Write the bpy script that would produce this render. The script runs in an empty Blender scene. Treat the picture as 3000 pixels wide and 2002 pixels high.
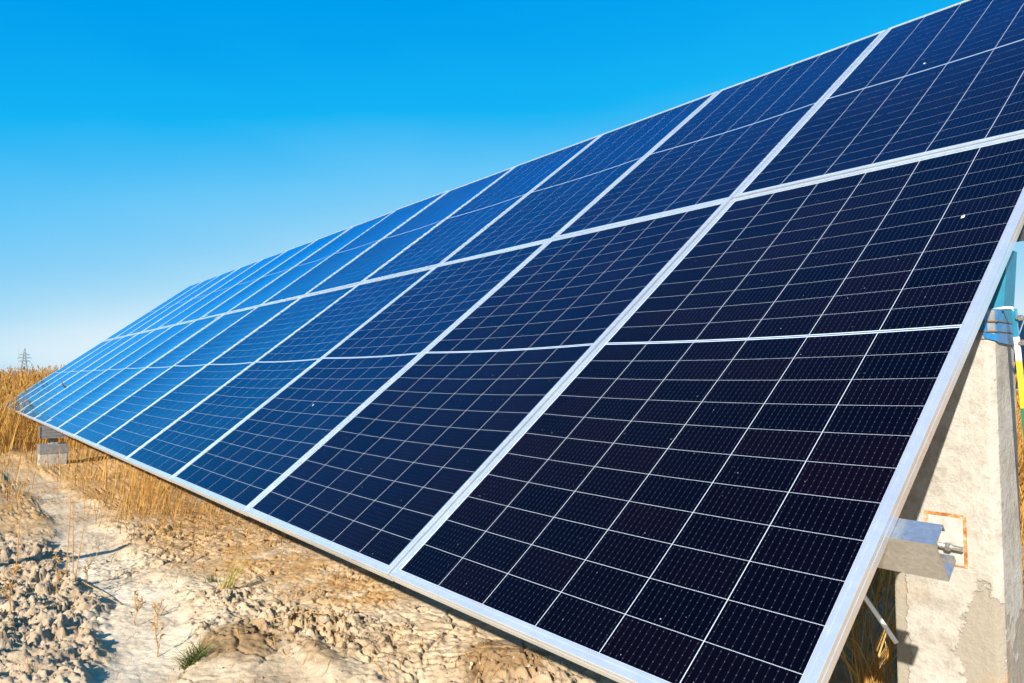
import bpy, math, random
import numpy as np
from mathutils import Vector, Matrix

R = math.radians
rnd = random.Random(7)
rng = np.random.default_rng(11)
sc = bpy.context.scene
col = sc.collection

# ------------------------------------------------------------------ camera
TILT = 0.6632                      # tilt of the module plane
EDGE_Z = 0.62                      # height of the lower module edge
cam_d = bpy.data.cameras.new('camera')
cam = bpy.data.objects.new('camera', cam_d)
col.objects.link(cam)
cam.location = (0.6077, -1.0966, 1.2296)
cam.rotation_euler = (math.pi / 2 + 0.0528, 0.0, 0.8793)
cam_d.sensor_width = 36.0
cam_d.lens = 24.305
cam_d.clip_start = 0.05
cam_d.clip_end = 6000.0
cam_d.dof.use_dof = True
cam_d.dof.focus_distance = 3.0
cam_d.dof.aperture_fstop = 11.0
sc.camera = cam

# ------------------------------------------------------------------ light
LIGHT = Vector((-0.47, 1.0, -0.61)).normalized()   # direction the sunlight travels
SUN_EL = math.asin(-LIGHT.z)
SUN_ROT = math.atan2(-LIGHT.x, -LIGHT.y)
world = bpy.data.worlds.new('World')
sc.world = world
world.use_nodes = True
wn = world.node_tree.nodes
wl = world.node_tree.links
wn.clear()
w_out = wn.new('ShaderNodeOutputWorld')
w_bg = wn.new('ShaderNodeBackground')
w_sky = wn.new('ShaderNodeTexSky')
w_sky.sky_type = 'NISHITA'
w_sky.sun_disc = False
w_sky.sun_elevation = SUN_EL
w_sky.sun_rotation = SUN_ROT
w_sky.altitude = 100
w_sky.air_density = 1.0
w_sky.dust_density = 0.6
w_sky.ozone_density = 1.6
# grade of the sky: its brightness picks azure overhead, pale blue towards the horizon
w_sep = wn.new('ShaderNodeSeparateColor')
w_mul = wn.new('ShaderNodeMath'); w_mul.operation = 'MULTIPLY'; w_mul.inputs[1].default_value = 0.12
w_rmp = wn.new('ShaderNodeValToRGB')
w_stops = [(0.0, (0, .07, .22)), (.08, (0, .125, .36)), (.14, (0, .185, .46)), (.20, (.004, .245, .49)), (.275, (.072, .305, .505)), (.48, (.225, .39, .50)), (.62, (.36, .455, .51)), (1.0, (.56, .56, .54))]
we = w_rmp.color_ramp.elements
while len(we) < len(w_stops): we.new(.5)
for i, (p, c) in enumerate(w_stops): we[i].position = p; we[i].color = (*c, 1)
w_sc = wn.new('ShaderNodeVectorMath'); w_sc.operation = 'SCALE'; w_sc.inputs['Scale'].default_value = .87 / .12
wl.new(w_sky.outputs[0], w_sep.inputs[0]); wl.new(w_sep.outputs[0], w_mul.inputs[0]); 
w_tc = wn.new('ShaderNodeTexCoord')
w_dot = wn.new('ShaderNodeVectorMath'); w_dot.operation = 'DOT_PRODUCT'; w_dot.inputs[1].default_value = (.35, .42, 0)
wl.new(w_tc.outputs['Generated'], w_dot.inputs[0])
w_map = wn.new('ShaderNodeMapping'); w_map.inputs['Scale'].default_value = (1.2, 1.2, 4.5); w_map.inputs['Rotation'].default_value = (.25, .1, 0)
wl.new(w_tc.outputs['Generated'], w_map.inputs[0])
w_noi = wn.new('ShaderNodeTexNoise'); w_noi.inputs['Scale'].default_value = 2.2; w_noi.inputs['Detail'].default_value = 4; w_noi.inputs['Roughness'].default_value = .5
wl.new(w_map.outputs[0], w_noi.inputs['Vector'])
w_nm = wn.new('ShaderNodeMath'); w_nm.operation = 'MULTIPLY_ADD'; w_nm.inputs[1].default_value = .22; w_nm.inputs[2].default_value = .91
wl.new(w_noi.outputs[0], w_nm.inputs[0])
w_xyz = wn.new('ShaderNodeSeparateXYZ'); wl.new(w_tc.outputs['Generated'], w_xyz.inputs[0])
w_fd = wn.new('ShaderNodeMath'); w_fd.operation = 'MULTIPLY_ADD'; w_fd.use_clamp = True; w_fd.inputs[1].default_value = -2.6; w_fd.inputs[2].default_value = 1.0
wl.new(w_xyz.outputs[2], w_fd.inputs[0])
w_d0 = wn.new('ShaderNodeMath'); w_d0.operation = 'ADD'; w_d0.inputs[1].default_value = .08; wl.new(w_dot.outputs['Value'], w_d0.inputs[0])
w_d1 = wn.new('ShaderNodeMath'); w_d1.operation = 'ABSOLUTE'; wl.new(w_d0.outputs[0], w_d1.inputs[0])
w_d2 = wn.new('ShaderNodeMath'); w_d2.operation = 'MULTIPLY_ADD'; w_d2.inputs[1].default_value = -2.5; w_d2.inputs[2].default_value = .46; wl.new(w_d1.outputs[0], w_d2.inputs[0])
w_d3 = wn.new('ShaderNodeMath'); w_d3.operation = 'MAXIMUM'; w_d3.inputs[1].default_value = -.28; wl.new(w_d2.outputs[0], w_d3.inputs[0])
w_ad = wn.new('ShaderNodeMath'); w_ad.operation = 'MULTIPLY_ADD'
wl.new(w_d3.outputs[0], w_ad.inputs[0]); wl.new(w_fd.outputs[0], w_ad.inputs[1]); wl.new(w_nm.outputs[0], w_ad.inputs[2])
w_m2 = wn.new('ShaderNodeMath'); w_m2.operation = 'MULTIPLY'; wl.new(w_mul.outputs[0], w_m2.inputs[0]); wl.new(w_ad.outputs[0], w_m2.inputs[1])
wl.new(w_m2.outputs[0], w_rmp.inputs[0])
wl.new(w_rmp.outputs[0], w_sc.inputs[0]); wl.new(w_sc.outputs[0], w_bg.inputs['Color'])
w_bg.inputs['Strength'].default_value = 0.12
wl.new(w_bg.outputs[0], w_out.inputs['Surface'])

sun_d = bpy.data.lights.new('sun', 'SUN')
sun_d.energy = 5.0
sun_d.angle = R(0.53)
sun_d.color = (1.0, 0.91, 0.78)
sun = bpy.data.objects.new('sun', sun_d)
sun.rotation_euler = LIGHT.to_track_quat('-Z', 'Y').to_euler()
sun.location = (5, -10, 8)
col.objects.link(sun)

sc.view_settings.view_transform = 'Standard'
sc.view_settings.look = 'None'
sc.view_settings.gamma = 1.0
sc.view_settings.exposure = 1.1
sc.view_settings.use_curve_mapping = False
sc.cycles.max_bounces = 6
sc.cycles.caustics_reflective = False
sc.cycles.caustics_refractive = False

# ------------------------------------------------------------------ helpers
def tag(o, label=None, cat=None, group=None, kind=None):
    if label: o['label'] = label
    if cat: o['category'] = cat
    if group: o['group'] = group
    if kind: o['kind'] = kind
    return o

def empty(name, loc=(0, 0, 0), rot=(0, 0, 0)):
    o = bpy.data.objects.new(name, None)
    o.empty_display_size = 0.1
    o.location = loc
    o.rotation_euler = rot
    col.objects.link(o)
    return o

def link(name, me, parent=None, loc=None):
    o = bpy.data.objects.new(name, me)
    col.objects.link(o)
    if parent: o.parent = parent
    if loc is not None: o.location = loc
    return o

def np_mesh(name, V, F, mat=None, smooth=False, attrs=None, uv=None):
    """V (n,3), F (m,k) with k constant."""
    V = np.asarray(V, dtype=np.float32); F = np.asarray(F, dtype=np.int32)
    me = bpy.data.meshes.new(name)
    me.vertices.add(len(V)); me.vertices.foreach_set('co', V.ravel())
    m, k = F.shape
    me.loops.add(m * k); me.loops.foreach_set('vertex_index', F.ravel())
    me.polygons.add(m)
    me.polygons.foreach_set('loop_start', np.arange(0, m * k, k, dtype=np.int32))
    me.polygons.foreach_set('loop_total', np.full(m, k, dtype=np.int32))
    if smooth: me.polygons.foreach_set('use_smooth', np.ones(m, dtype=bool))
    if uv is not None:
        l = me.uv_layers.new(name='UVMap')
        l.data.foreach_set('uv', np.asarray(uv, dtype=np.float32)[F.ravel()].ravel())
    for an, av in (attrs or {}).items():
        a = me.attributes.new(an, 'FLOAT', 'POINT')
        a.data.foreach_set('value', np.asarray(av, dtype=np.float32))
    me.update(calc_edges=True)
    me.validate()
    if mat: me.materials.append(mat)
    return me

class MB:
    """collects boxes, prisms and tubes into one mesh"""
    def __init__(s): s.v = []; s.f = []
    def add(s, V, F):
        b = len(s.v); s.v += [tuple(map(float, p)) for p in V]; s.f += [tuple(i + b for i in q) for q in F]
    def box(s, a, b, M=None):
        (x0, y0, z0), (x1, y1, z1) = a, b
        V = [Vector(p) for p in ((x0, y0, z0), (x1, y0, z0), (x1, y1, z0), (x0, y1, z0), (x0, y0, z1), (x1, y0, z1), (x1, y1, z1), (x0, y1, z1))]
        if M: V = [M @ p for p in V]
        s.add(V, [(0, 3, 2, 1), (4, 5, 6, 7), (0, 1, 5, 4), (1, 2, 6, 5), (2, 3, 7, 6), (3, 0, 4, 7)])
    def prism(s, prof, p0, p1, ax, ay):
        """extrude 2D profile (closed, in ax/ay) from p0 to p1"""
        n = len(prof); p0 = Vector(p0); p1 = Vector(p1); ax = Vector(ax); ay = Vector(ay)
        V = [p0 + ax * a + ay * b for a, b in prof] + [p1 + ax * a + ay * b for a, b in prof]
        F = [(i, (i + 1) % n, (i + 1) % n + n, i + n) for i in range(n)]
        F += [tuple(range(n - 1, -1, -1)), tuple(range(n, 2 * n))]
        s.add(V, F)
    def tube(s, pts, rad, n=8, caps=True):
        pts = [Vector(p) for p in pts]
        if not hasattr(rad, '__len__'): rad = [rad] * len(pts)
        rings = []; ref = None
        for i, p in enumerate(pts):
            d = (pts[min(i + 1, len(pts) - 1)] - pts[max(i - 1, 0)]).normalized()
            if ref is None or abs(d.dot(ref)) > .98: ref = Vector((0, 0, 1)) if abs(d.z) < .9 else Vector((1, 0, 0))
            a = d.cross(ref).normalized(); b = d.cross(a).normalized()
            rings.append([p + (a * math.cos(2 * math.pi * k / n) + b * math.sin(2 * math.pi * k / n)) * rad[i] for k in range(n)])
        V = [p for r in rings for p in r]; F = []
        for i in range(len(pts) - 1):
            for k in range(n):
                F.append((i * n + k, i * n + (k + 1) % n, (i + 1) * n + (k + 1) % n, (i + 1) * n + k))
        if caps:
            F.append(tuple(range(n - 1, -1, -1))); F.append(tuple(range((len(pts) - 1) * n, len(pts) * n)))
        s.add(V, F)
    def mesh(s, name, mat, smooth=False, bevel=0.0):
        me = bpy.data.meshes.new(name)
        me.from_pydata(s.v, [], s.f); me.update()
        import bmesh
        bm = bmesh.new(); bm.from_mesh(me)
        bmesh.ops.recalc_face_normals(bm, faces=bm.faces)
        if bevel:
            es = [e for e in bm.edges if len(e.link_faces) == 2 and e.calc_face_angle(0) > .6]
            bmesh.ops.bevel(bm, geom=es, offset=bevel, segments=2, affect='EDGES', profile=.6)
        bm.to_mesh(me); bm.free()
        if smooth: me.polygons.foreach_set('use_smooth', [True] * len(me.polygons))
        me.materials.append(mat)
        return me
    def build(s, name, mat, parent=None, smooth=False, bevel=0.0):
        return link(name, s.mesh(name, mat, smooth, bevel), parent)

# ------------------------------------------------------------------ numpy noise
_perm = np.random.default_rng(3).permutation(256)
def _h(ix, iy, s=0):
    return _perm[(_perm[(ix + s * 17) & 255] + iy + s * 31) & 255]
_ga = np.random.default_rng(4).uniform(0, 2 * np.pi, 256)
_gx, _gy = np.cos(_ga), np.sin(_ga)
def perlin(x, y, s=0):
    ix = np.floor(x).astype(int); iy = np.floor(y).astype(int); fx = x - ix; fy = y - iy
    u = fx * fx * fx * (fx * (fx * 6 - 15) + 10); v = fy * fy * fy * (fy * (fy * 6 - 15) + 10)
    def g(i, j):
        k = _h(ix + i, iy + j, s); return _gx[k] * (fx - i) + _gy[k] * (fy - j)
    a = g(0, 0) * (1 - u) + g(1, 0) * u; b = g(0, 1) * (1 - u) + g(1, 1) * u
    return (a * (1 - v) + b * v) * 1.5
def fbm(x, y, s=0, o=4, g=.5):
    t = 0; a = 1
    for k in range(o):
        t = t + a * perlin(x * 2 ** k, y * 2 ** k, s + k); a *= g
    return t
_r1 = np.random.default_rng(5).uniform(0, 1, 256); _r2 = np.random.default_rng(6).uniform(0, 1, 256); _r3 = np.random.default_rng(8).uniform(0, 1, 256)
def worley(x, y, s=0):
    ix = np.floor(x).astype(int); iy = np.floor(y).astype(int)
    f1 = np.full(x.shape, 9.); f2 = np.full(x.shape, 9.); idd = np.zeros(x.shape)
    for i in (-1, 0, 1):
        for j in (-1, 0, 1):
            k = _h(ix + i, iy + j, s)
            d = np.hypot(ix + i + _r1[k] - x, iy + j + _r2[k] - y)
            n = d < f1
            f2 = np.where(n, f1, np.minimum(f2, d)); idd = np.where(n, _r3[k], idd); f1 = np.where(n, d, f1)
    return f1, f2, idd
def sstep(a, b, x):
    t = np.clip((x - a) / (b - a), 0, 1); return t * t * (3 - 2 * t)
def seg_dist(x, y, pts):
    d = np.full(np.shape(x), 1e9)
    for (ax, ay), (bx, by) in zip(pts[:-1], pts[1:]):
        t = np.clip(((x - ax) * (bx - ax) + (y - ay) * (by - ay)) / ((bx - ax) ** 2 + (by - ay) ** 2), 0, 1)
        d = np.minimum(d, np.hypot(x - ax - t * (bx - ax), y - ay - t * (by - ay)))
    return d

# ------------------------------------------------------------------ materials
def mat(name):
    m = bpy.data.materials.new(name); m.use_nodes = True
    nt = m.node_tree
    return m, nt.nodes, nt.links, nt.nodes['Principled BSDF']
def N(ns, t, **kw):
    n = ns.new(t)
    for k, v in kw.items(): setattr(n, k, v)
    return n
def math_n(ns, ls, op, a, b=None, c=None, clamp=False):
    n = ns.new('ShaderNodeMath'); n.operation = op; n.use_clamp = clamp
    for i, v in enumerate((a, b, c)):
        if v is None: continue
        if isinstance(v, (int, float)): n.inputs[i].default_value = v
        else: ls.new(v, n.inputs[i])
    return n.outputs[0]
def mixc(ns, ls, f, a, b, mode='MIX'):
    n = ns.new('ShaderNodeMix'); n.data_type = 'RGBA'; n.blend_type = mode
    for i, v in ((0, f), (6, a), (7, b)):
        if isinstance(v, (int, float)): n.inputs[i].default_value = v
        elif isinstance(v, tuple): n.inputs[i].default_value = (*v, 1) if len(v) == 3 else v
        else: ls.new(v, n.inputs[i])
    return n.outputs[2]
def ramp(ns, ls, f, stops):
    n = ns.new('ShaderNodeValToRGB')
    e = n.color_ramp.elements
    while len(e) < len(stops): e.new(.5)
    for i, (p, c) in enumerate(stops):
        e[i].position = p; e[i].color = (*c, 1) if isinstance(c, tuple) else (c, c, c, 1)
    ls.new(f, n.inputs[0]); return n.outputs[0]
def noise(ns, ls, vec, scale, detail=4, rough=.55, out=0):
    n = ns.new('ShaderNodeTexNoise'); n.inputs['Scale'].default_value = scale
    n.inputs['Detail'].default_value = detail; n.inputs['Roughness'].default_value = rough
    if vec is not None: ls.new(vec, n.inputs['Vector'])
    return n.outputs[out]
def bump(ns, ls, b, h, strength, dist):
    n = ns.new('ShaderNodeBump'); n.inputs['Strength'].default_value = strength; n.inputs['Distance'].default_value = dist
    ls.new(h, n.inputs['Height']); ls.new(n.outputs[0], b.inputs['Normal']); return n

def m_cell():
    m, ns, ls, b = mat('solar_cell')
    uv = ns.new('ShaderNodeUVMap'); uv.uv_map = 'UVMap'
    sp = ns.new('ShaderNodeSeparateXYZ'); ls.new(uv.outputs[0], sp.inputs[0])
    geo = ns.new('ShaderNodeNewGeometry')
    oi = ns.new('ShaderNodeObjectInfo')
    fu = math_n(ns, ls, 'FRACT', math_n(ns, ls, 'MULTIPLY', sp.outputs[0], 12.0))
    du = math_n(ns, ls, 'ABSOLUTE', math_n(ns, ls, 'SUBTRACT', fu, .5))
    line = math_n(ns, ls, 'LESS_THAN', du, .016)
    fv = math_n(ns, ls, 'FRACT', math_n(ns, ls, 'MULTIPLY', sp.outputs[1], 6.0))
    dv = math_n(ns, ls, 'ABSOLUTE', math_n(ns, ls, 'SUBTRACT', fv, .5))
    pad = math_n(ns, ls, 'MULTIPLY', math_n(ns, ls, 'LESS_THAN', du, .05), math_n(ns, ls, 'LESS_THAN', dv, .07))
    grid = math_n(ns, ls, 'MAXIMUM', math_n(ns, ls, 'MULTIPLY', line, .35), pad)
    tint = math_n(ns, ls, 'ADD', math_n(ns, ls, 'MULTIPLY', oi.outputs['Random'], .5), math_n(ns, ls, 'MULTIPLY', noise(ns, ls, geo.outputs['Position'], 3.0, 2), .6))
    base = ramp(ns, ls, tint, [(0.15, (.0003, .0005, .0022)), (.5, (.0008, .0006, .0022)), (.85, (.0018, .0007, .0022))])
    # dust: fine haze plus separate flecks
    vo = ns.new('ShaderNodeTexVoronoi'); vo.inputs['Scale'].default_value = 55; ls.new(geo.outputs['Position'], vo.inputs['Vector'])
    wn_ = ns.new('ShaderNodeSeparateColor'); ls.new(vo.outputs['Color'], wn_.inputs[0])
    rad = math_n(ns, ls, 'MULTIPLY', math_n(ns, ls, 'POWER', wn_.outputs[0], 7.0), .085)
    fleck = math_n(ns, ls, 'LESS_THAN', vo.outputs['Distance'], rad)
    c1 = mixc(ns, ls, grid, base, (.052, .062, .085))
    c2 = mixc(ns, ls, math_n(ns, ls, 'MULTIPLY', fleck, .55), c1, (.55, .55, .55))
    dust = math_n(ns, ls, 'MULTIPLY', ramp(ns, ls, noise(ns, ls, geo.outputs['Position'], 1.4, 5, .6), [(.35, 0.0), (.8, 1.0)]), .0008)
    c3 = mixc(ns, ls, dust, c2, (.5, .46, .42))
    ls.new(c3, b.inputs['Base Color'])
    b.inputs['Roughness'].default_value = .6
    b.inputs['Specular IOR Level'].default_value = 0.0
    # anti-reflective glass in front of the cell: blue-tinted mirror that grows towards grazing angles
    gl = ns.new('ShaderNodeBsdfGlossy'); gl.inputs['Color'].default_value = (.20, .64, 1.0, 1); gl.inputs['Roughness'].default_value = .13
    fr = ns.new('ShaderNodeFresnel'); fr.inputs['IOR'].default_value = 1.38
    mx = ns.new('ShaderNodeMixShader'); ls.new(math_n(ns, ls, 'MULTIPLY', math_n(ns, ls, 'POWER', fr.outputs[0], 1.5), 2.2, clamp=True), mx.inputs[0])
    ls.new(b.outputs[0], mx.inputs[1]); ls.new(gl.outputs[0], mx.inputs[2])
    ls.new(mx.outputs[0], ns['Material Output'].inputs['Surface'])
    return m

def m_simple(name, c, rough=.5, metal=0.0, coat=0.0, var=0.0, scale=8, bumps=0.0):
    m, ns, ls, b = mat(name)
    b.inputs['Base Color'].default_value = (*c, 1)
    b.inputs['Roughness'].default_value = rough; b.inputs['Metallic'].default_value = metal
    b.inputs['Coat Weight'].default_value = coat; b.inputs['Coat Roughness'].default_value = .05
    if var or bumps:
        tc = ns.new('ShaderNodeNewGeometry')
        n = noise(ns, ls, tc.outputs['Position'], scale, 5)
        if var:
            d = tuple(max(0, x * (1 - var)) for x in c); e = tuple(min(1, x * (1 + var)) for x in c)
            ls.new(ramp(ns, ls, n, [(.3, d), (.7, e)]), b.inputs['Base Color'])
        if bumps: bump(ns, ls, b, n, bumps, .01)
    return m

def m_alu():
    m, ns, ls, b = mat('anodised_aluminium')
    g = ns.new('ShaderNodeNewGeometry')
    n = noise(ns, ls, g.outputs['Position'], 5, 4)
    ls.new(ramp(ns, ls, n, [(.3, (.77, .78, .79)), (.7, (.86, .86, .86))]), b.inputs['Base Color'])
    b.inputs['Metallic'].default_value = .76
    ls.new(ramp(ns, ls, noise(ns, ls, g.outputs['Position'], 30, 4), [(.3, .22), (.7, .34)]), b.inputs['Roughness'])
    return m

def m_galv():
    m, ns, ls, b = mat('galvanised_steel')
    tc = ns.new('ShaderNodeNewGeometry')
    vo = ns.new('ShaderNodeTexVoronoi'); vo.inputs['Scale'].default_value = 140; ls.new(tc.outputs['Position'], vo.inputs['Vector'])
    n = noise(ns, ls, tc.outputs['Position'], 26, 6, .7)
    mp = ns.new('ShaderNodeMapping'); mp.inputs['Scale'].default_value = (12, 160, 160); ls.new(tc.outputs['Position'], mp.inputs[0])
    scr = noise(ns, ls, mp.outputs[0], 3, 3)
    f = math_n(ns, ls, 'ADD', math_n(ns, ls, 'MULTIPLY', vo.outputs['Color'], .25), math_n(ns, ls, 'MULTIPLY', math_n(ns, ls, 'ADD', n, scr), .4))
    ls.new(ramp(ns, ls, f, [(.25, (.40, .405, .41)), (.8, (.72, .73, .74))]), b.inputs['Base Color'])
    b.inputs['Metallic'].default_value = .85
    ls.new(ramp(ns, ls, n, [(.3, .14), (.75, .32)]), b.inputs['Roughness'])
    return m

def m_concrete():
    m, ns, ls, b = mat('rough_concrete')
    g = ns.new('ShaderNodeNewGeometry'); P = g.outputs['Position']
    n1 = noise(ns, ls, P, 9, 6, .65); n2 = noise(ns, ls, P, 45, 5, .7); n3 = noise(ns, ls, P, 3.2, 3)
    c = ramp(ns, ls, n1, [(.28, (.215, .195, .165)), (.5, (.335, .318, .287)), (.72, (.39, .375, .348))])
    # smooth grey-tan patches where the crust flaked off
    tco = ns.new('ShaderNodeTexCoord'); so = ns.new('ShaderNodeSeparateXYZ'); ls.new(tco.outputs['Object'], so.inputs[0])
    def sq(v, c0, r): return math_n(ns, ls, 'POWER', math_n(ns, ls, 'ABSOLUTE', math_n(ns, ls, 'MULTIPLY', math_n(ns, ls, 'SUBTRACT', v, c0), 1 / r)), 2.0)
    dist = math_n(ns, ls, 'SQRT', math_n(ns, ls, 'ADD', sq(so.outputs[0], .10, .075), sq(so.outputs[2], .40, .21)))
    p1 = math_n(ns, ls, 'ADD', dist, math_n(ns, ls, 'MULTIPLY', math_n(ns, ls, 'SUBTRACT', n1, .5), 2.6))
    p2 = math_n(ns, ls, 'ADD', math_n(ns, ls, 'ADD', math_n(ns, ls, 'MULTIPLY', math_n(ns, ls, 'ADD', so.outputs[0], .15), 26.0), math_n(ns, ls, 'MULTIPLY', math_n(ns, ls, 'SUBTRACT', n1, .5), 3.0)), math_n(ns, ls, 'GREATER_THAN', so.outputs[2], .62))
    pk = ramp(ns, ls, math_n(ns, ls, 'MINIMUM', p1, p2), [(.82, 1.0), (.90, 0.0)])
    c = mixc(ns, ls, pk, c, (.245, .222, .182))
    c = mixc(ns, ls, math_n(ns, ls, 'MULTIPLY', ramp(ns, ls, n2, [(.50, 0.0), (.66, 1.0)]), .5), c, (.20, .175, .14))
    # rusty tan stains and dots
    st = ramp(ns, ls, noise(ns, ls, P, 5.5, 5, .7), [(.60, 0.0), (.74, .45)])
    c = mixc(ns, ls, st, c, (.34, .21, .09))
    vo = ns.new('ShaderNodeTexVoronoi'); vo.inputs['Scale'].default_value = 22; ls.new(P, vo.inputs['Vector'])
    s2 = ns.new('ShaderNodeSeparateColor'); ls.new(vo.outputs['Color'], s2.inputs[0])
    dot = math_n(ns, ls, 'LESS_THAN', vo.outputs['Distance'], math_n(ns, ls, 'MULTIPLY', math_n(ns, ls, 'POWER', s2.outputs[1], 9), .14))
    c = mixc(ns, ls, math_n(ns, ls, 'MULTIPLY', dot, .75), c, (.30, .12, .04))
    ls.new(c, b.inputs['Base Color']); b.inputs['Roughness'].default_value = .9
    hgt = math_n(ns, ls, 'ADD', math_n(ns, ls, 'MULTIPLY', n1, .5), math_n(ns, ls, 'MULTIPLY', n2, .6))
    hgt = math_n(ns, ls, 'SUBTRACT', hgt, math_n(ns, ls, 'MULTIPLY', pk, .25))
    bump(ns, ls, b, hgt, .8, .014)
    return m

def m_ground():
    m, ns, ls, b = mat('cracked_soil')
    g = ns.new('ShaderNodeNewGeometry'); P = g.outputs['Position']
    def at(n):
        a = ns.new('ShaderNodeAttribute'); a.attribute_name = n; return a.outputs['Fac']
    damp_and_shade, lit, crust, till = at('damp_and_shade'), at('litter'), at('crust'), at('tilled')
    n1 = noise(ns, ls, P, 2.4, 6, .62); n2 = noise(ns, ls, P, 14, 6, .7); n3 = noise(ns, ls, P, 70, 4, .7)
    c = ramp(ns, ls, n1, [(.3, (.30, .22, .14)), (.5, (.43, .345, .245)), (.7, (.54, .465, .365))])
    c = mixc(ns, ls, math_n(ns, ls, 'MULTIPLY', ramp(ns, ls, n2, [(.45, 0.0), (.72, 1.0)]), .55), c, (.35, .255, .16))
    c = mixc(ns, ls, crust, c, (.58, .505, .40))
    c = mixc(ns, ls, math_n(ns, ls, 'MULTIPLY', till, .8), c, ramp(ns, ls, n2, [(.35, (.22, .155, .10)), (.7, (.39, .315, .225))]))
    c = mixc(ns, ls, math_n(ns, ls, 'MULTIPLY', damp_and_shade, math_n(ns, ls, 'ADD', .55, math_n(ns, ls, 'MULTIPLY', n2, .7)), clamp=True), c, (.20, .125, .06))
    c = mixc(ns, ls, math_n(ns, ls, 'MULTIPLY', lit, ramp(ns, ls, n2, [(.35, .25), (.6, 1.0)]), clamp=True), c, (.34, .19, .06))
    c = mixc(ns, ls, math_n(ns, ls, 'MULTIPLY', ramp(ns, ls, n3, [(.55, 0.0), (.75, 1.0)]), .35), c, (.30, .22, .14))
    ls.new(c, b.inputs['Base Color']); b.inputs['Roughness'].default_value = .95
    b.inputs['Specular IOR Level'].default_value = .15
    bump(ns, ls, b, math_n(ns, ls, 'ADD', math_n(ns, ls, 'MULTIPLY', n2, .7), math_n(ns, ls, 'MULTIPLY', n3, .5)), .7, .012)
    return m

def m_clod():
    m, ns, ls, b = mat('dry_soil_clod')
    g = ns.new('ShaderNodeNewGeometry'); P = g.outputs['Position']
    a = ns.new('ShaderNodeAttribute'); a.attribute_name = 'rnd'
    n = noise(ns, ls, P, 40, 5, .7)
    f = math_n(ns, ls, 'ADD', math_n(ns, ls, 'MULTIPLY', a.outputs['Fac'], .6), math_n(ns, ls, 'MULTIPLY', n, .4))
    ls.new(ramp(ns, ls, f, [(.15, (.16, .11, .07)), (.5, (.29, .22, .15)), (.85, (.43, .36, .27))]), b.inputs['Base Color'])
    b.inputs['Roughness'].default_value = .95; b.inputs['Specular IOR Level'].default_value = .1
    bump(ns, ls, b, n, .6, .006)
    return m

def m_straw(name, stops, trans=.3):
    m, ns, ls, b = mat(name)
    a = ns.new('ShaderNodeAttribute'); a.attribute_name = 'rnd'
    c = ramp(ns, ls, a.outputs['Fac'], stops)
    ls.new(c, b.inputs['Base Color']); b.inputs['Roughness'].default_value = .6
    b.inputs['Specular IOR Level'].default_value = .25
    t = ns.new('ShaderNodeBsdfTranslucent'); ls.new(c, t.inputs['Color'])
    mx = ns.new('ShaderNodeMixShader'); mx.inputs[0].default_value = trans
    ls.new(b.outputs[0], mx.inputs[1]); ls.new(t.outputs[0], mx.inputs[2])
    ls.new(mx.outputs[0], ns['Material Output'].inputs['Surface'])
    return m

CELL = m_cell()
ALU = m_alu()
GALV = m_galv()
CONC = m_concrete()
SOIL = m_ground()
CLOD = m_clod()
STRAW = m_straw('golden_straw', [(0, (.26, .12, .022)), (.45, (.43, .22, .042)), (.8, (.54, .30, .075)), (1, (.60, .40, .15))])
GREEN = m_straw('green_blade', [(0, (.02, .045, .008)), (.6, (.06, .095, .016)), (.9, (.16, .17, .04)), (1, (.40, .34, .10))])
OLIVE = m_straw('yellow_green_blade', [(0, (.20, .20, .04)), (.5, (.42, .34, .08)), (1, (.62, .48, .16))])
WEED = m_straw('dry_weed', [(0, (.22, .12, .04)), (.5, (.38, .21, .06)), (1, (.52, .32, .11))], .1)
BACK = m_simple('white_backsheet', (.43, .49, .57), .35, 0, .3)
RIBBON = m_simple('tinned_ribbon', (.45, .50, .56), .25, .9)
def m_rust():
    m, ns, ls, b = mat('rust')
    g = ns.new('ShaderNodeNewGeometry'); n = noise(ns, ls, g.outputs['Position'], 38, 5, .7)
    ls.new(ramp(ns, ls, n, [(.36, (.16, .05, .014)), (.5, (.34, .14, .035)), (.58, (.36, .22, .10)), (.66, (.40, .37, .32))]), b.inputs['Base Color'])
    b.inputs['Roughness'].default_value = .95; bump(ns, ls, b, n, .8, .006); return m
RUST = m_rust()
PLATE = m_simple('whitewashed_plate', (.36, .345, .315), .7, 0, 0, .2, 40)
FILM = m_simple('silver_film', (.20, .21, .225), .4, .15, 0, .2, 30, .3)
BLUE_SHADE = m_simple('blue_shade_tint', (.012, .13, .33), .35, 0, .3, .2, 30, .3)  # shade colour for the right side of the pillar head
STRAP = m_simple('brown_strap', (.13, .09, .06), .6)
YEL = m_simple('yellow_paint', (.72, .44, .02), .45)
GRN = m_simple('green_paint', (.015, .13, .085), .45)
WHT = m_simple('white_plastic', (.74, .74, .73), .45, 0, 0, .06, 20)
TEAL = m_simple('teal_steel', (.012, .16, .27), .4, 0, 0, .2, 14)
DARK = m_simple('dark_module', (.008, .010, .02), .3, 0, .8)
PYLON = m_simple('pylon_steel', (.09, .12, .15), .7)
BOX = m_simple('grey_box', (.20, .21, .23), .5, .3, 0, .2, 20)

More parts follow.
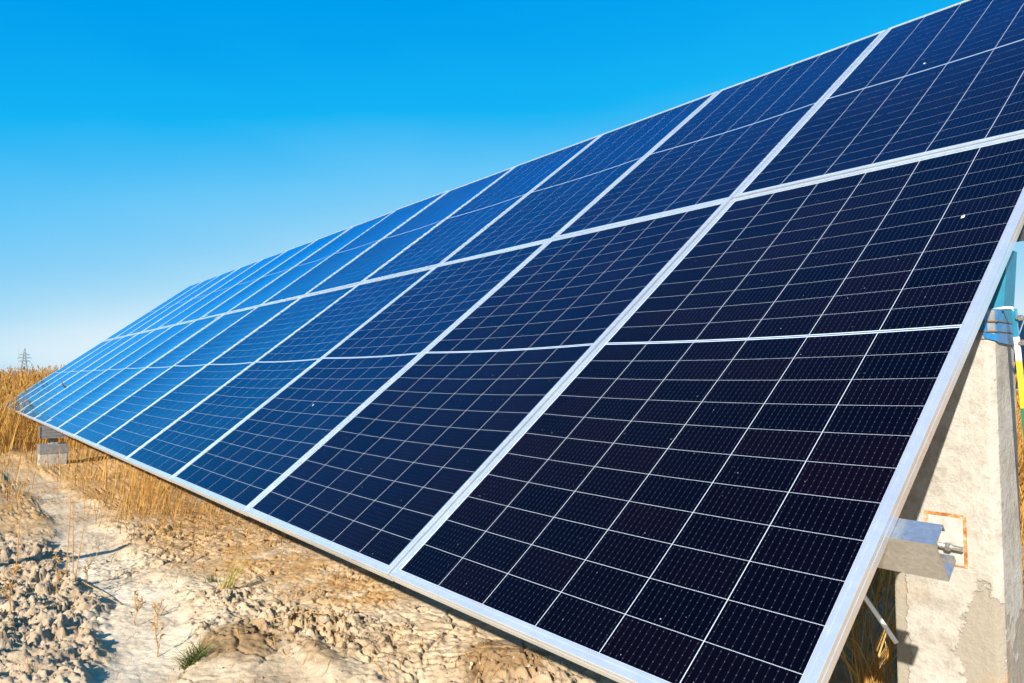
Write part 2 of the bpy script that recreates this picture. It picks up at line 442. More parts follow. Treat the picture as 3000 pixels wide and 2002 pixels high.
# ------------------------------------------------------------------ ground
TRACK = [(-14, -.35), (-7.6, -.09), (-4.83, -.2), (-3.83, -.16), (-3.0, -.32), (-2.2, -.5), (-1.0, -.9)]
def zones(x, y):
    w = fbm(x * 1.7, y * 1.7, 21, 3) * .22
    zc = sstep(.25, -.15, seg_dist(x, y, [(-2.6, -.85), (-3.2, -.72), (-4.3, -.62), (-5.2, -.62)]) - .32 + w)          # clods at the left
    zc = np.maximum(zc, sstep(.2, -.1, seg_dist(x, y, [(-5.3, -.35), (-4.4, -.42), (-3.7, -.42)]) - .12 + w))
    z2 = sstep(.16, -.12, seg_dist(x, y, [(-3.6, .2), (-3.2, .22), (-2.75, .32)]) - .14 + w)
    z3 = sstep(.15, -.1, seg_dist(x, y, [(-2.6, .42), (-2.0, .6), (-1.4, .85)]) - .12 + w)
    z4 = sstep(.2, -.1, seg_dist(x, y, [(-5.6, .35), (-4.7, .1)]) - .15 + w)
    tr = sstep(.26, .12, seg_dist(x, y, TRACK) + w * .5)
    zc = zc * (1 - .85 * tr)
    return zc, z2, z3, z4, tr
def ground_h(x, y, fine=True):
    far = np.hypot(x + 3, y)
    h = .05 * fbm(x * .45, y * .45, 1, 3) * sstep(0, 4, far) + .018 * fbm(x * 1.3, y * 1.3, 2, 3)
    h = h + .9 * sstep(30, 160, far) * fbm(x * .012, y * .012, 9, 3)
    zc, z2, z3, z4, tr = zones(x, y)
    m1 = np.exp(-(((x + 2.72) / .33) ** 2 + ((y - .02) / .19) ** 2)); m2 = np.exp(-(((x + 1.72) / .26) ** 2 + ((y - .80) / .20) ** 2))
    m3 = np.exp(-(((x + 2.35) / .3) ** 2 + ((y - .22) / .07) ** 2))
    h = h + .055 * m1 + .065 * m2 + .03 * m3
    till = np.clip(zc + .5 * z2 + .45 * z3 + .4 * z4, 0, 1)
    damp_and_shade = np.clip(1.1 * sstep(.32, .75, m1 + .2 * fbm(x * 5, y * 5, 31, 3)) + 1.1 * sstep(.3, .75, m2 + .2 * fbm(x * 5, y * 5, 33, 3)) + .6 * sstep(.3, .8, m3 + .25 * fbm(x * 6, y * 6, 34)), 0, 1)
    h = h - .035 * tr
    if fine:
        f1, f2, i1 = worley(x * 11, y * 11, 1); g1, g2, i2 = worley(x * 24, y * 24, 2); k1, k2, i3 = worley(x * 5.2 + .4 * perlin(x * 6, y * 6, 41), y * 5.2 + .4 * perlin(x * 6, y * 6, 43), 3)
        zz = np.clip(zc + .75 * z2 + .65 * z3 + .6 * z4, 0, 1.2)
        wx = .35 * fbm(x * 14, y * 14, 45, 3); wy = .35 * fbm(x * 14, y * 14, 49, 3)
        f1, f2, i1 = worley(x * 9 + wx, y * 9 + wy, 1); g1, g2, i2 = worley(x * 19 + 1.6 * wx, y * 19 + 1.6 * wy, 2); q1, q2, i4 = worley(x * 40 + 2 * wx, y * 40 + 2 * wy, 4)
        e1 = sstep(0, .22, f2 - f1); e2 = sstep(0, .25, g2 - g1); e4 = sstep(0, .3, q2 - q1)
        lump = .040 * (i1 - .2) * e1 + .028 * (i2 - .2) * e2 + .012 * (i4 - .2) * e4
        h = h + zz * (lump + .022 * fbm(x * 9, y * 9, 5, 5, .62))
        rg = (.25 + .75 * sstep(-.2, .4, fbm(x * 1.5, y * 1.5, 55, 2))) * (1 - .75 * tr)
        h = h + rg * (.009 * (i2 - .4) * e2 + .006 * (i4 - .4) * e4 + .008 * fbm(x * 21, y * 21, 58, 4, .65))
        crk = sstep(.10, .0, k2 - k1); ckm = sstep(-.1, .35, fbm(x * .9 + 3, y * .9, 51, 2)) * (1 - tr)
        c2 = sstep(.10, .0, g2 - g1) * np.clip(.35 + zz, 0, 1)
        pit = sstep(.22, .55, fbm(x * 13, y * 13, 57, 4, .62)) * sstep(-.2, .4, fbm(x * 1.9 + 5, y * 1.9, 59, 3)) * (1 - .75 * tr)
        h = h - .022 * crk * ckm - .012 * c2 * ckm - .022 * pit
        h = h + .0065 * fbm(x * 8, y * 8, 61, 5, .6) * (1 - .5 * tr) + .003 * perlin(x * 37, y * 37, 63)
        damp_and_shade = np.clip(damp_and_shade + .33 * crk * ckm + .2 * pit, 0, 1)  # besides the damp mounds, cracks and pits get recess shade painted into the soil colour
    return h, damp_and_shade, tr, till
def axis(lo, a, b, hi, step, growth=1.07):
    mid = np.arange(a, b, step); L = []; R_ = []; s = step; p = a
    while p > lo: s *= growth; p -= s; L.append(p)
    s = step; p = mid[-1]
    while p < hi: s *= growth; p += s; R_.append(p)
    return np.array(L[::-1] + list(mid) + R_)
gx = axis(-2500, -4.9, -1.0, 1500, .0085, 1.03); gy = axis(-1500, -1.1, 1.25, 2500, .0085, 1.04)
GX, GY = np.meshgrid(gx, gy, indexing='ij')
H, DAMP_AND_SHADE, TR, TILL = ground_h(GX.ravel(), GY.ravel())
xx, yy = GX.ravel(), GY.ravel()
wob = fbm(xx * .8, yy * .8, 71, 3)
LIT = np.clip(sstep(-4.2, -8.5, xx + 1.6 * wob - 1.3 * sstep(-.2, 1.0, yy)) , 0, 1)
LIT = np.maximum(LIT, .75 * sstep(.9, 1.8, yy + .4 * wob)); LIT = np.maximum(LIT, .6 * sstep(.25, .7, fbm(xx * 1.2 + 8, yy * 1.2, 81, 3)) * sstep(-1.2, -3.5, xx) * sstep(-.2, .4, yy + .3 * wob))
BROWN = sstep(.55, .1, seg_dist(xx, yy, [(-7.5, .8), (-5.2, .62), (-4.2, .55), (-3.2, .75)]) + .25 * wob)
LIT = np.maximum(LIT, BROWN * (.55 + .45 * sstep(-.2, .3, fbm(xx * 3, yy * 3, 84, 3))))
LIT = LIT * (1 - .7 * TR * sstep(-12, -8, xx))
CR = np.clip(TR * (.5 + .5 * fbm(xx * 2, yy * 2, 91, 3)) + .5 * sstep(.2, .7, fbm(xx * .9 - 4, yy * .9, 95, 3)) * sstep(.3, -.4, yy) , 0, 1) * .85
ni, nj = len(gx), len(gy)
idx = np.arange(ni * nj).reshape(ni, nj)
F = np.stack([idx[:-1, :-1], idx[1:, :-1], idx[1:, 1:], idx[:-1, 1:]], -1).reshape(-1, 4)
me = np_mesh('ground', np.stack([xx, yy, H], 1), F, SOIL, True, dict(damp_and_shade=DAMP_AND_SHADE, litter=LIT, crust=CR * (1 - .8 * TILL), tilled=TILL))
ground = link('ground', me)
tag(ground, 'pale cracked dry soil with clods, worn tracks and straw litter', None, None, 'structure')
def gz(x, y):
    x = np.atleast_1d(np.asarray(x, float)); y = np.atleast_1d(np.asarray(y, float))
    return ground_h(x, y)[0]
def gz1(x, y): return float(gz(x, y)[0])

# ------------------------------------------------------------------ solar panels
P = 1.323; HP = 2.4433; W = 1.311; HM = 2.4373; LIP = .0265; NCOL = 14
ct, st = math.cos(TILT), math.sin(TILT)
SAG = .0105
def sag(x, y):
    X = (x + W / 2) / (W / 2); Y = (y - HM / 2) / (HM / 2)
    X = np.clip(X, -1, 1); Y = np.clip(Y, -1, 1)
    return -SAG * (1 - X * X) * (1 - Y ** 4)
def sag_n(x, y):
    e = 1e-3
    dx = (sag(x + e, y) - sag(x - e, y)) / (2 * e); dy = (sag(x, y + e) - sag(x, y - e)) / (2 * e)
    n = np.stack([-dx, -dy, np.ones_like(dx)], -1); return n / np.linalg.norm(n, axis=-1, keepdims=True)

# frame: one closed rim with a stepped aluminium profile
prof = [(0.0, -.035), (0.0, -.0168), (.0012, -.0160), (.0012, -.0140), (0.0, -.0132), (0.0, -.0012), (.0012, 0.0), (.0085, 0.0), (.0092, -.0009), (.0168, -.0009), (.0175, 0.0), (.0250, 0.0), (.0265, -.0012), (.0265, -.0075), (.0022, -.0085), (.0022, -.033), (.022, -.033), (.022, -.035)]
V = []; Fq = []; n = len(prof)
for (sx, sy, x0, y0) in ((-1, 1, 0, 0), (-1, -1, 0, HM), (1, -1, -W, HM), (1, 1, -W, 0)):
    V += [(x0 + sx * a, y0 + sy * a, z) for a, z in prof]
for i in range(4):
    for k in range(n):
        a, b_ = i * n + k, i * n + (k + 1) % n; c_, d_ = ((i + 1) % 4) * n + (k + 1) % n, ((i + 1) % 4) * n + k
        Fq.append((a, d_, c_, b_))
mb = MB(); mb.add(V, Fq); FRAME = mb.mesh('frame', ALU)

# white backsheet follows the sag
bx = np.linspace(-W + .026, -.026, 25); by = np.linspace(.026, HM - .026, 49)
BXG, BYG = np.meshgrid(bx, by, indexing='ij')
Vb = np.stack([BXG.ravel(), BYG.ravel(), sag(BXG.ravel(), BYG.ravel()) - .00416], 1)
ii = np.arange(25 * 49).reshape(25, 49)
Fb = np.stack([ii[:-1, :-1], ii[1:, :-1], ii[1:, 1:], ii[:-1, 1:]], -1).reshape(-1, 4)
BACKSHEET = np_mesh('backsheet', Vb, Fb, BACK, True)
BACKSHEET.normals_split_custom_set_from_vertices([tuple(v) for v in sag_n(Vb[:, 0], Vb[:, 1])])

CPX = (W - 2 * LIP - .004) / 6; CW = CPX - .0019
CPY = .1076; CH = CPY - .0011; MIDG = .0125
def cell_origin(i, j):
    x = -W + LIP + .002 + i * CPX + .00095
    tot = 22 * CPY + MIDG; y = (HM - tot) / 2 + j * CPY + (MIDG if j >= 11 else 0) + .00055
    return x, y
def cell_geo(i, j, q=3):
    x0, y0 = cell_origin(i, j)
    u = np.linspace(0, 1, q); A, B = np.meshgrid(u, u, indexing='ij'); A = A.ravel(); B = B.ravel()
    X = x0 + A * CW; Y = y0 + B * CH
    Z = sag(X, Y) - .0040
    Vt = np.stack([X, Y, Z], 1); Nt = sag_n(X, Y)
    k = np.arange(q * q).reshape(q, q)
    Ft = np.stack([k[:-1, :-1], k[1:, :-1], k[1:, 1:], k[:-1, 1:]], -1).reshape(-1, 4)
    ring = list(k[:-1, 0]) + list(k[-1, :-1]) + list(k[:0:-1, -1]) + list(k[0, :0:-1])
    Vr = Vt[ring]; Vd = Vr - np.array([0, 0, .00035]); m_ = len(ring); o = q * q
    c0 = Vt.mean(0)
    dirn = Vr - c0; dirn[:, 2] = 0; dirn /= np.linalg.norm(dirn, axis=1, keepdims=True)
    Fs = np.array([(o + t, o + m_ + t, o + m_ + (t + 1) % m_, o + (t + 1) % m_) for t in range(m_)])
    UV = np.stack([A, B], 1); UVr = UV[ring]
    return np.vstack([Vt, Vr, Vd]), np.vstack([Ft, Fs]), np.vstack([Nt, dirn, dirn]), np.vstack([UV, UVr, UVr])
CELLS = []
for j in range(22):
    for i in range(6):
        Vc, Fc, Nc, Uc = cell_geo(i, j)
        x0, y0 = cell_origin(i, j); base = np.array([x0 + CW / 2, y0 + CH / 2, 0])
        me = np_mesh('solar_cell', Vc - base, Fc, CELL, True, None, Uc)
        me.normals_split_custom_set_from_vertices([tuple(v) for v in Nc])
        CELLS.append((me, tuple(base)))
Va, Fa, Na, Ua = [], [], [], []; o = 0
for j in range(22):
    for i in range(6):
        Vc, Fc, Nc, Uc = cell_geo(i, j, 2); Va.append(Vc); Fa.append(Fc + o); Na.append(Nc); Ua.append(Uc); o += len(Vc)
CELLMASS = np_mesh('solar_cells', np.vstack(Va), np.vstack(Fa), CELL, True, None, np.vstack(Ua))
CELLMASS.normals_split_custom_set_from_vertices([tuple(v) for v in np.vstack(Na)])
# soldered bus ribbon in the gap between the two half strings
mb = MB(); xs = np.linspace(-W + .03, -.03, 14); yc = HM / 2
Vr = [(x, yc + s * .0026, float(sag(np.array(x), np.array(yc))) - .0041) for x in xs for s in (-1, 1)]
mb.add(Vr, [(2 * k, 2 * k + 2, 2 * k + 3, 2 * k + 1) for k in range(13)]); RIB = mb.mesh('busbar_ribbon', RIBBON)

ORD = ['nearest', 'second', 'third', 'fourth', 'fifth', 'sixth', 'seventh', 'eighth', 'ninth', 'tenth', 'eleventh', 'twelfth', 'thirteenth', 'last and farthest']
MAT_T = Matrix.Translation((0, 0, EDGE_Z)) @ Matrix.Rotation(TILT, 4, 'X')
for r in range(2):
    for k in range(NCOL):
        loc = MAT_T @ Vector((-k * P - .006, r * (HP + .006), rnd.uniform(-.0012, .0012) if k else 0))
        pan = empty('solar_panel', loc, (TILT + rnd.gauss(0, .0012), rnd.gauss(0, .0022), 0))
        tone = 'near-black' if (k < 2 and r == 0) else 'dark navy' if k < 3 else 'deep blue' if k < 6 else 'bright blue'
        if k == 0: where = 'at the right end of the %s row' % ('lower' if r == 0 else 'upper')
        elif k == NCOL - 1: where = 'at the far left tip of the %s row' % ('lower' if r == 0 else 'upper')
        else: where = 'in the %s row, %s from the right end' % ('lower' if r == 0 else 'upper', ORD[k])
        tag(pan, '%s framed solar panel %s' % (tone, where), 'solar panel', 'solar panels on the tilted rack')
        link('frame', FRAME, pan); link('backsheet', BACKSHEET, pan)
        rb = link('busbar_ribbon', RIB, pan)
        if k < 7:
            for me, base in CELLS: link('solar_cell', me, pan, base)
        else:
            c = link('solar_cells', CELLMASS, pan); c['kind'] = 'stuff'

# ------------------------------------------------------------------ rack under the panels
rack = empty('mounting_rack', (-.2, 1.4, 0))
tag(rack, 'galvanised steel rack of purlins and posts carrying the solar panels', 'mounting rack')
rack_inv = Matrix.Translation((.2, -1.4, 0))
def plane_pt(u, v, w): return rack_inv @ (MAT_T @ Vector((u, v, w)))
ROT = Matrix.Rotation(TILT, 3, 'X')
EV, EN = ROT @ Vector((0, 1, 0)), ROT @ Vector((0, 0, 1))
tk = .003
def c_prof(h, f, lip):  # ax = up slope, ay = normal; web on the downslope side
    return [(0, 0), (f, 0), (f, -lip), (f - tk, -lip), (f - tk, -tk), (tk, -tk), (tk, -h + tk), (f - tk, -h + tk), (f - tk, -h + lip), (f, -h + lip), (f, -h), (0, -h)]
for v, xe in ((.505, .078), (1.885, .30), (HP + .505, .16), (HP + 1.885, .16)):
    mb = MB(); mb.prism(c_prof(.105, .055, .016), plane_pt(-18.62, v, -.0365), plane_pt(xe, v, -.0365), EV, EN)
    mb.build('purlin', GALV, rack)
PX = [-.21, -4.6, -9.0, -13.4, -17.8]
for x in PX:
    mb = MB(); mb.prism([(a, b) for a, b in ((-.03, 0), (.03, 0), (.03, -.10), (-.03, -.10))], plane_pt(x - .03, .75, -.143), plane_pt(x - .03, 4.7, -.143), (1, 0, 0), EN)
    mb.build('rafter', GALV, rack)
    mb = MB(); b0 = rack_inv @ Vector((x + .128, 1.42, 1.345)); t1 = rack_inv @ Vector((x + .142, 1.45, 1.625))
    mb.prism([(-.028, -.05), (.028, -.05), (.028, .05), (-.028, .05)], b0, t1, (1, 0, 0), (0, 1, 0))
    mb.build('steel_post', TEAL if x == PX[0] else GALV, rack)
    # diagonal strut from the lower purlin to the pillar face
    mb = MB(); s0 = rack_inv @ Vector((x - .03, .47, .875)); s1 = rack_inv @ Vector((x - .03, 1.292, .735))
    mb.prism([(-.02, -.022), (.02, -.022), (.02, .022), (-.02, .022)], s0, s1, (1, 0, 0), (0, .166, .986))
    mb.build('strut', GALV, rack)
    if x == PX[0]:
        g = mb = MB(); mb.tube([rack_inv @ Vector(p) for p in ((x + .0, 1.275, .722), (x + .065, 1.275, .719))], .0075, 10); 
        mb.tube([rack_inv @ Vector(p) for p in ((x + .018, 1.275, .7212), (x + .033, 1.275, .7204))], .0135, 6)
        mb.build('bolt', GALV, rack)

# concrete pillars
def pillar(x, lab):
    p = empty('concrete_pillar', (x, 1.4, 0)); tag(p, lab, 'pillar', 'concrete pillars under the rack')
    mb = MB(); nz = 1
    for z0, z1 in ((-.25, 1.352),):
        pr = [(-.148, -.1), (.130, -.1), (.148, -.082), (.148, .1), (-.148, .1)]
        mb.prism(pr, (0, 0, z0), (0, 0, z1), (1, 0, 0), (0, 1, 0))
    mb.build('shaft', CONC, p, False, .006)
    mb = MB(); mb.box((-.053, -.1025, .659), (.0625, -.099, .816)); mb.build('rust_rim', RUST, p)
    mb = MB(); mb.box((-.044, -.1045, .663), (.054, -.1, .806)); mb.build('embed_plate', PLATE, p, False, .004)
    # film wrapped round the head, with blue shade painted in at the right
    mb = MB(); pr = [(-.152, -.104), (.118, -.104), (.131, -.103), (-.152, -.103)]
    mb.prism([(-.153, -.105), (.128, -.105), (.150, -.083), (.150, .104), (-.153, .104)], (0, 0, 1.345), (0, 0, 1.432), (1, 0, 0), (0, 1, 0))
    mb.build('head_wrap', FILM, p, False, .004)
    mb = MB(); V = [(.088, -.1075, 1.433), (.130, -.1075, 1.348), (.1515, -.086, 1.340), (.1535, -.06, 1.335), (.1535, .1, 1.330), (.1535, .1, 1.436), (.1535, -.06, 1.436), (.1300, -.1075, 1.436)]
    mb.add(V, [(0, 1, 7), (1, 2, 6, 7), (2, 3, 6), (3, 4, 5, 6)]); mb.build('blue_shade_side', BLUE_SHADE, p)
    for z in (1.398, 1.368):
        mb = MB(); pr = [(-.155, -.1075), (.130, -.1085), (.1545, -.0845), (.1545, .106), (-.155, .106)]
        pts = [(a, b, z) for a, b in pr]
        mb.tube(pts + [pts[0]], .0022, 5, False); mb.build('strap', STRAP, p)
    return p
pillar(-.205, 'pale rough concrete pillar with rusty plate and wrapped head, right of the panels')
for x in PX[1:]:
    pillar(x, 'concrete pillar standing in the shade behind the lower panels')

# grounding rod beside the pillar
gr = empty('grounding_rod', (.054, 1.36, 0), (0, -.0505, 0)); tag(gr, 'yellow and green striped grounding rod beside the concrete pillar', 'grounding rod')
def seg(name, z0, z1, m):
    mb = MB(); mb.box((-.0075, -.004, z0), (.0075, .004, z1)); o = mb.build(name, m, gr, False, .002)
    return o
zs = 1.438
for nm, l, m in (('teal_section', .085, TEAL), ('white_section', .072, WHT)):
    seg(nm, zs - l, zs, m); zs -= l
k = 0
while zs > -.05:
    seg('painted_band', zs - .139, zs, (YEL, GRN)[k % 2]); zs -= .139; k += 1
mb = MB(); mb.tube([(-.09, .02, 1.441), (-.02, 0, 1.443), (-.004, 0, 1.440), (.0, 0, 1.43)], .0045, 8); mb.build('bent_lead', WHT, gr, True)
for z in (1.408, 1.335):
    mb = MB(); mb.tube([(.006, -.008, z), (.045, -.012, z - .001)], .0045, 8); mb.tube([(.012, -.008, z), (.022, -.009, z)], .009, 6); mb.build('clamp_bolt', GALV, gr)

# loose white conduit behind the first panel
mb = MB(); a = Vector((-.345, 1.285, .385)); d = Vector((-.115, .0, .146)).normalized()
mb.tube([a, a + d * .5], .0075, 12); cd = mb.build('conduit', WHT, None, True)
tag(cd, 'thin white conduit slanting down from the panel to the concrete pillar', 'conduit')

# ------------------------------------------------------------------ low footing seen under the far panels
ft = empty('concrete_footing', (-11.5, .22, 0)); tag(ft, 'small concrete footing with grey box under the far left panels', 'footing')
mb = MB(); mb.box((-.14, -.17, -.1), (.14, .17, .14)); mb.build('base_block', CONC, ft, False, .01)
mb = MB(); mb.box((-.145, -.175, .14), (.145, .175, .27)); mb.build('base_wrap', BOX, ft, False, .004)
mb = MB(); mb.box((-.05, -.06, .27), (.05, .06, .36)); mb.build('neck', CONC, ft, False, .006)
mb = MB(); mb.box((-.10, -.17, .36), (.10, .20, .53))
for z in (.395, .44, .485): mb.box((-.105, -.16, z), (.105, .205, z + .012))
mb.build('box', BOX, ft)
mb = MB(); mb.box((-.11, -.178, .36), (.11, -.171, .53)); mb.build('end_plate', GALV, ft)

# ------------------------------------------------------------------ next row of panels far behind
fa = empty('far_solar_array', (-3.7, 16.3, 0)); tag(fa, 'dark solar array of the next row behind the pillar at the right edge', 'solar array')
for i in range(-3, 3):
    mb = MB(); M = Matrix.Translation((i * 1.34, -1.6, 1.02)) @ Matrix.Rotation(TILT, 4, 'X')
    mb.box((.0, 0, -.035), (1.31, 2.43, 0), M); mb.build('far_module', DARK, fa)
    mb = MB(); mb.box((.0, 2.43, -.035), (1.31, 2.46, .003), M); mb.box((.0, -.02, -.035), (1.31, 0, .003), M); mb.build('far_frame', ALU, fa)
for i in (-3, 0, 3):
    mb = MB(); mb.box((i * 1.3 - .06, -.9, -.2), (i * 1.3 + .06, -.78, 1.5)); mb.build('leg', GALV, fa)

# ------------------------------------------------------------------ transmission tower on the horizon
tw = empty('transmission_tower', (-853, 65, 0)); tag(tw, 'lattice transmission tower far off above the dry grass', 'transmission tower')
mb = MB(); hw = lambda z: 3.0 * (1 - z / 31.0) ** 1.0 * (1 if z < 18 else .8) + .45
lv = [0, 5, 9.5, 13.5, 17, 20, 22.5, 25, 28]
for sx in (-1, 1):
    for sy in (-1, 1):
        mb.tube([(sx * hw(z), sy * hw(z), z) for z in lv] + [(0, 0, 31.5)], .22, 4)
mb.build('tower_legs', PYLON, tw)
mb = MB()
for z0, z1 in zip(lv[:-1], lv[1:]):
    a, b = hw(z0), hw(z1)
    for s in (-1, 1):
        mb.tube([(-a, s * a, z0), (b, s * b, z1)], .11, 4); mb.tube([(a, s * a, z0), (-b, s * b, z1)], .11, 4)
        mb.tube([(s * a, -a, z0), (s * b, b, z1)], .11, 4); mb.tube([(s * a, a, z0), (s * b, -b, z1)], .11, 4)
mb.build('lattice', PYLON, tw)
for z, l in ((18.3, 4.6), (21.6, 5.6), (24.8, 4.2)):
    mb = MB()
    for s in (-1, 1):
        mb.tube([(0, s * .8, z + 1.0), (0, s * l, z)], .16, 4); mb.tube([(0, s * .8, z - .2), (0, s * l, z)], .16, 4)
        mb.tube([(0, s * l, z), (0, s * l, z - 1.3)], .12, 4)
    mb.build('crossarm', PYLON, tw)

# ------------------------------------------------------------------ vegetation
def blades(x, y, z, h, w, lean, az, bend, seg=3, head=0.0, tipw=.25):
    """arrays -> V, F(quads), rnd ; flat strips that taper and droop"""
    n = len(x); t = np.linspace(0, 1, seg + 1)
    fa = rng.uniform(0, 2 * np.pi, n)
    sx, sy = np.cos(fa), np.sin(fa)
    V = np.zeros((n, (seg + 1) * 2, 3)); r = rng.uniform(0, 1, n)
    for k, tt in enumerate(t):
        off = lean * tt + bend * tt ** 2.2
        cx = x + np.cos(az) * off * h; cy = y + np.sin(az) * off * h
        cz = z + h * tt * np.sqrt(np.clip(1 - np.minimum(off, .95) ** 2 * .55, .2, 1))
        ww = w * (1 - (1 - tipw) * tt) * .5
        V[:, 2 * k] = np.stack([cx - sx * ww, cy - sy * ww, cz], 1); V[:, 2 * k + 1] = np.stack([cx + sx * ww, cy + sy * ww, cz], 1)
    f = np.array([(2 * k, 2 * k + 1, 2 * k + 3, 2 * k + 2) for k in range(seg)])
    F = (np.arange(n)[:, None, None] * ((seg + 1) * 2) + f[None]).reshape(-1, 4)
    return V.reshape(-1, 3), F, np.repeat(r, (seg + 1) * 2), V[:, -1]
def heads(tips, size, r0):
    n = len(tips); V = np.zeros((n, 8, 3)); L = size; Wd = size * .16
    az = rng.uniform(0, 2 * np.pi, n); dx, dy = np.cos(az), np.sin(az)
    tilt = rng.uniform(.1, .6, n)
    ex = np.stack([dx * tilt, dy * tilt, np.sqrt(1 - tilt ** 2)], 1) * L[:, None]
    for q in range(2):
        s = np.stack([-dy if q == 0 else dx * .7, dx if q == 0 else dy * .7, np.zeros(n) if q == 0 else np.full(n, -.5)], 1) * Wd[:, None]
        V[:, q * 4 + 0] = tips - ex * .1; V[:, q * 4 + 1] = tips + ex * .35 + s; V[:, q * 4 + 2] = tips + ex; V[:, q * 4 + 3] = tips + ex * .35 - s
    F = (np.arange(n)[:, None, None] * 8 + np.array([[0, 1, 2, 3], [4, 5, 6, 7]])[None]).reshape(-1, 4)
    return V.reshape(-1, 3), F, np.repeat(r0, 8)
class Acc:
    def __init__(s): s.V = []; s.F = []; s.R = []; s.n = 0
    def add(s, V, F, r): s.V.append(V); s.F.append(F + s.n); s.R.append(r); s.n += len(V)
    def build(s, name, m, label):
        me = np_mesh(name, np.vstack(s.V), np.vstack(s.F), m, False, dict(rnd=np.concatenate(s.R)))
        o = link(name, me); tag(o, label, None, None, 'stuff'); return o
def panel_under(x, y):
    """height of the underside of the module plane, large where there is none"""
    zz = EDGE_Z + y * math.tan(TILT) - .24
    inside = (y > -.05) & (y < 2 * HP * ct + .1) & (x < .15) & (x > -NCOL * P - .1)
    return np.where(inside, zz, 99)
def field(acc, n, x0, x1, y0, y1, hmin, hmax, w, keep, head=0.0, clump=.6, lean=.18, seg=3, cap=True):
    x = rng.uniform(x0, x1, n); y = rng.uniform(y0, y1, n)
    dens = keep(x, y) * (1 - clump + clump * sstep(-.25, .45, fbm(x * 1.1, y * 1.1, 101, 3)))
    ok = rng.uniform(0, 1, n) < dens
    x, y = x[ok], y[ok]; n = len(x)
    h = rng.uniform(hmin, hmax, n) * (.8 + .35 * fbm(x * .5, y * .5, 111, 2))
    if cap:
        pu = panel_under(x, y); h = np.minimum(h, np.maximum(pu, .12) * rng.uniform(.75, 1, n))
    z = ground_h(x, y, False)[0] - .02
    ww = w * rng.uniform(.7, 1.4, n)
    az = rng.normal(.9, 1.1, n)
    V, F, r, tips = blades(x, y, z, h, ww, np.abs(rng.normal(0, lean, n)), az, np.abs(rng.normal(0, .18, n)), seg)
    acc.add(V, F, r)
    if head:
        q = rng.uniform(0, 1, n) < head
        V, F, r = heads(tips[q], rng.uniform(.05, .13, q.sum()) * np.clip(h[q], .5, 1.2), rng.uniform(.3, 1, q.sum())); acc.add(V, F, r)

one = lambda x, y: np.ones_like(x)
acc = Acc()
# tall dry grass beyond the end of the array
wallm = lambda x, y: sstep(-12.3, -14.2, x + .8 * fbm(x * .5, y * .5, 121, 2))
field(acc, 30000, -26, -12, -5, 7, 1.0, 1.5, .011, wallm, .45, .35, .14)
field(acc, 26000, -48, -26, -9, 9, 1.3, 1.75, .02, one, .5, .3, .14)
field(acc, 16000, -110, -48, -30, 20, 1.4, 2.0, .045, one, .4, .3, .14)
# stubble between the wall of grass and the bare soil
mid = lambda x, y: sstep(-6.2, -9.0, x + .9 * fbm(x * .9, y * .9, 131, 2) - .9 * sstep(.0, .9, y)) * (1 - .75 * sstep(.34, .1, seg_dist(x, y, TRACK)))
field(acc, 7500, -13.6, -5.2, -2.2, 3.4, .12, .50, .0065, mid, .15, .8, .14)
low = lambda x, y: .75 * sstep(-3.6, -5.6, x + .5 * fbm(x * 1.3, y * 1.3, 141, 2) - .8 * sstep(.1, .9, y)) * sstep(-.3, .5, y) 
field(acc, 6500, -8, -2.6, -.4, 2.2, .08, .42, .0045, low, .1, .85, .2)
# dry grass under and behind the array
back = lambda x, y: np.ones_like(x)
field(acc, 9000, -8, .8, 1.65, 4.2, .35, 1.0, .006, back, .1, .3, .28)
field(acc, 13000, -9, 2.5, 5.2, 9, 1.1, 1.6, .010, back, .3, .2, .25)
field(acc, 12000, -14, 6, 9, 22, 1.0, 1.5, .018, back, .4, .2, .2)
acc.build('dry_grass', STRAW, 'golden dry grass standing around and under the solar panels')

# litter of broken straw on the soil
n = 18000
x = rng.uniform(-9.5, -.4, n); y = rng.uniform(-1.4, 2.6, n)
dens = np.clip(.14 + .75 * sstep(-3.2, -5.5, x - .9 * y) + .7 * sstep(.1, .6, fbm(x * 1.2 + 8, y * 1.2, 81, 3)) * sstep(-.3, .4, y) + .7 * sstep(1.0, 1.6, y), 0, 1)
dens = np.clip(dens + .8 * sstep(.5, .1, seg_dist(x, y, [(-7.5, .8), (-5.2, .62), (-4.2, .55), (-3.2, .75)])), 0, 1)
ok = rng.uniform(0, 1, n) < dens; x, y = x[ok], y[ok]; n = len(x)
L = rng.uniform(.03, .20, n) * rng.uniform(.5, 1, n); a = rng.uniform(0, np.pi, n); cu = rng.normal(0, .25, n)
V = np.zeros((n, 8, 3)); wd = rng.uniform(.0007, .0016, n)
for k, t in enumerate((-.5, -.17, .17, .5)):
    px = x + np.cos(a) * L * t - np.sin(a) * L * cu * (t * t - .1); py = y + np.sin(a) * L * t + np.cos(a) * L * cu * (t * t - .1)
    pz = ground_h(px, py)[0] + .004 + rng.uniform(0, .006, n)
    V[:, 2 * k] = np.stack([px - np.sin(a) * wd, py + np.cos(a) * wd, pz], 1); V[:, 2 * k + 1] = np.stack([px + np.sin(a) * wd, py - np.cos(a) * wd, pz + .001], 1)
F = (np.arange(n)[:, None, None] * 8 + np.array([(2 * k, 2 * k + 1, 2 * k + 3, 2 * k + 2) for k in range(3)])[None]).reshape(-1, 4)
acc = Acc(); acc.add(V.reshape(-1, 3), F, np.repeat(rng.uniform(0, 1, n), 8))
acc.build('straw_litter', STRAW, 'broken straw lying scattered over the dry soil')

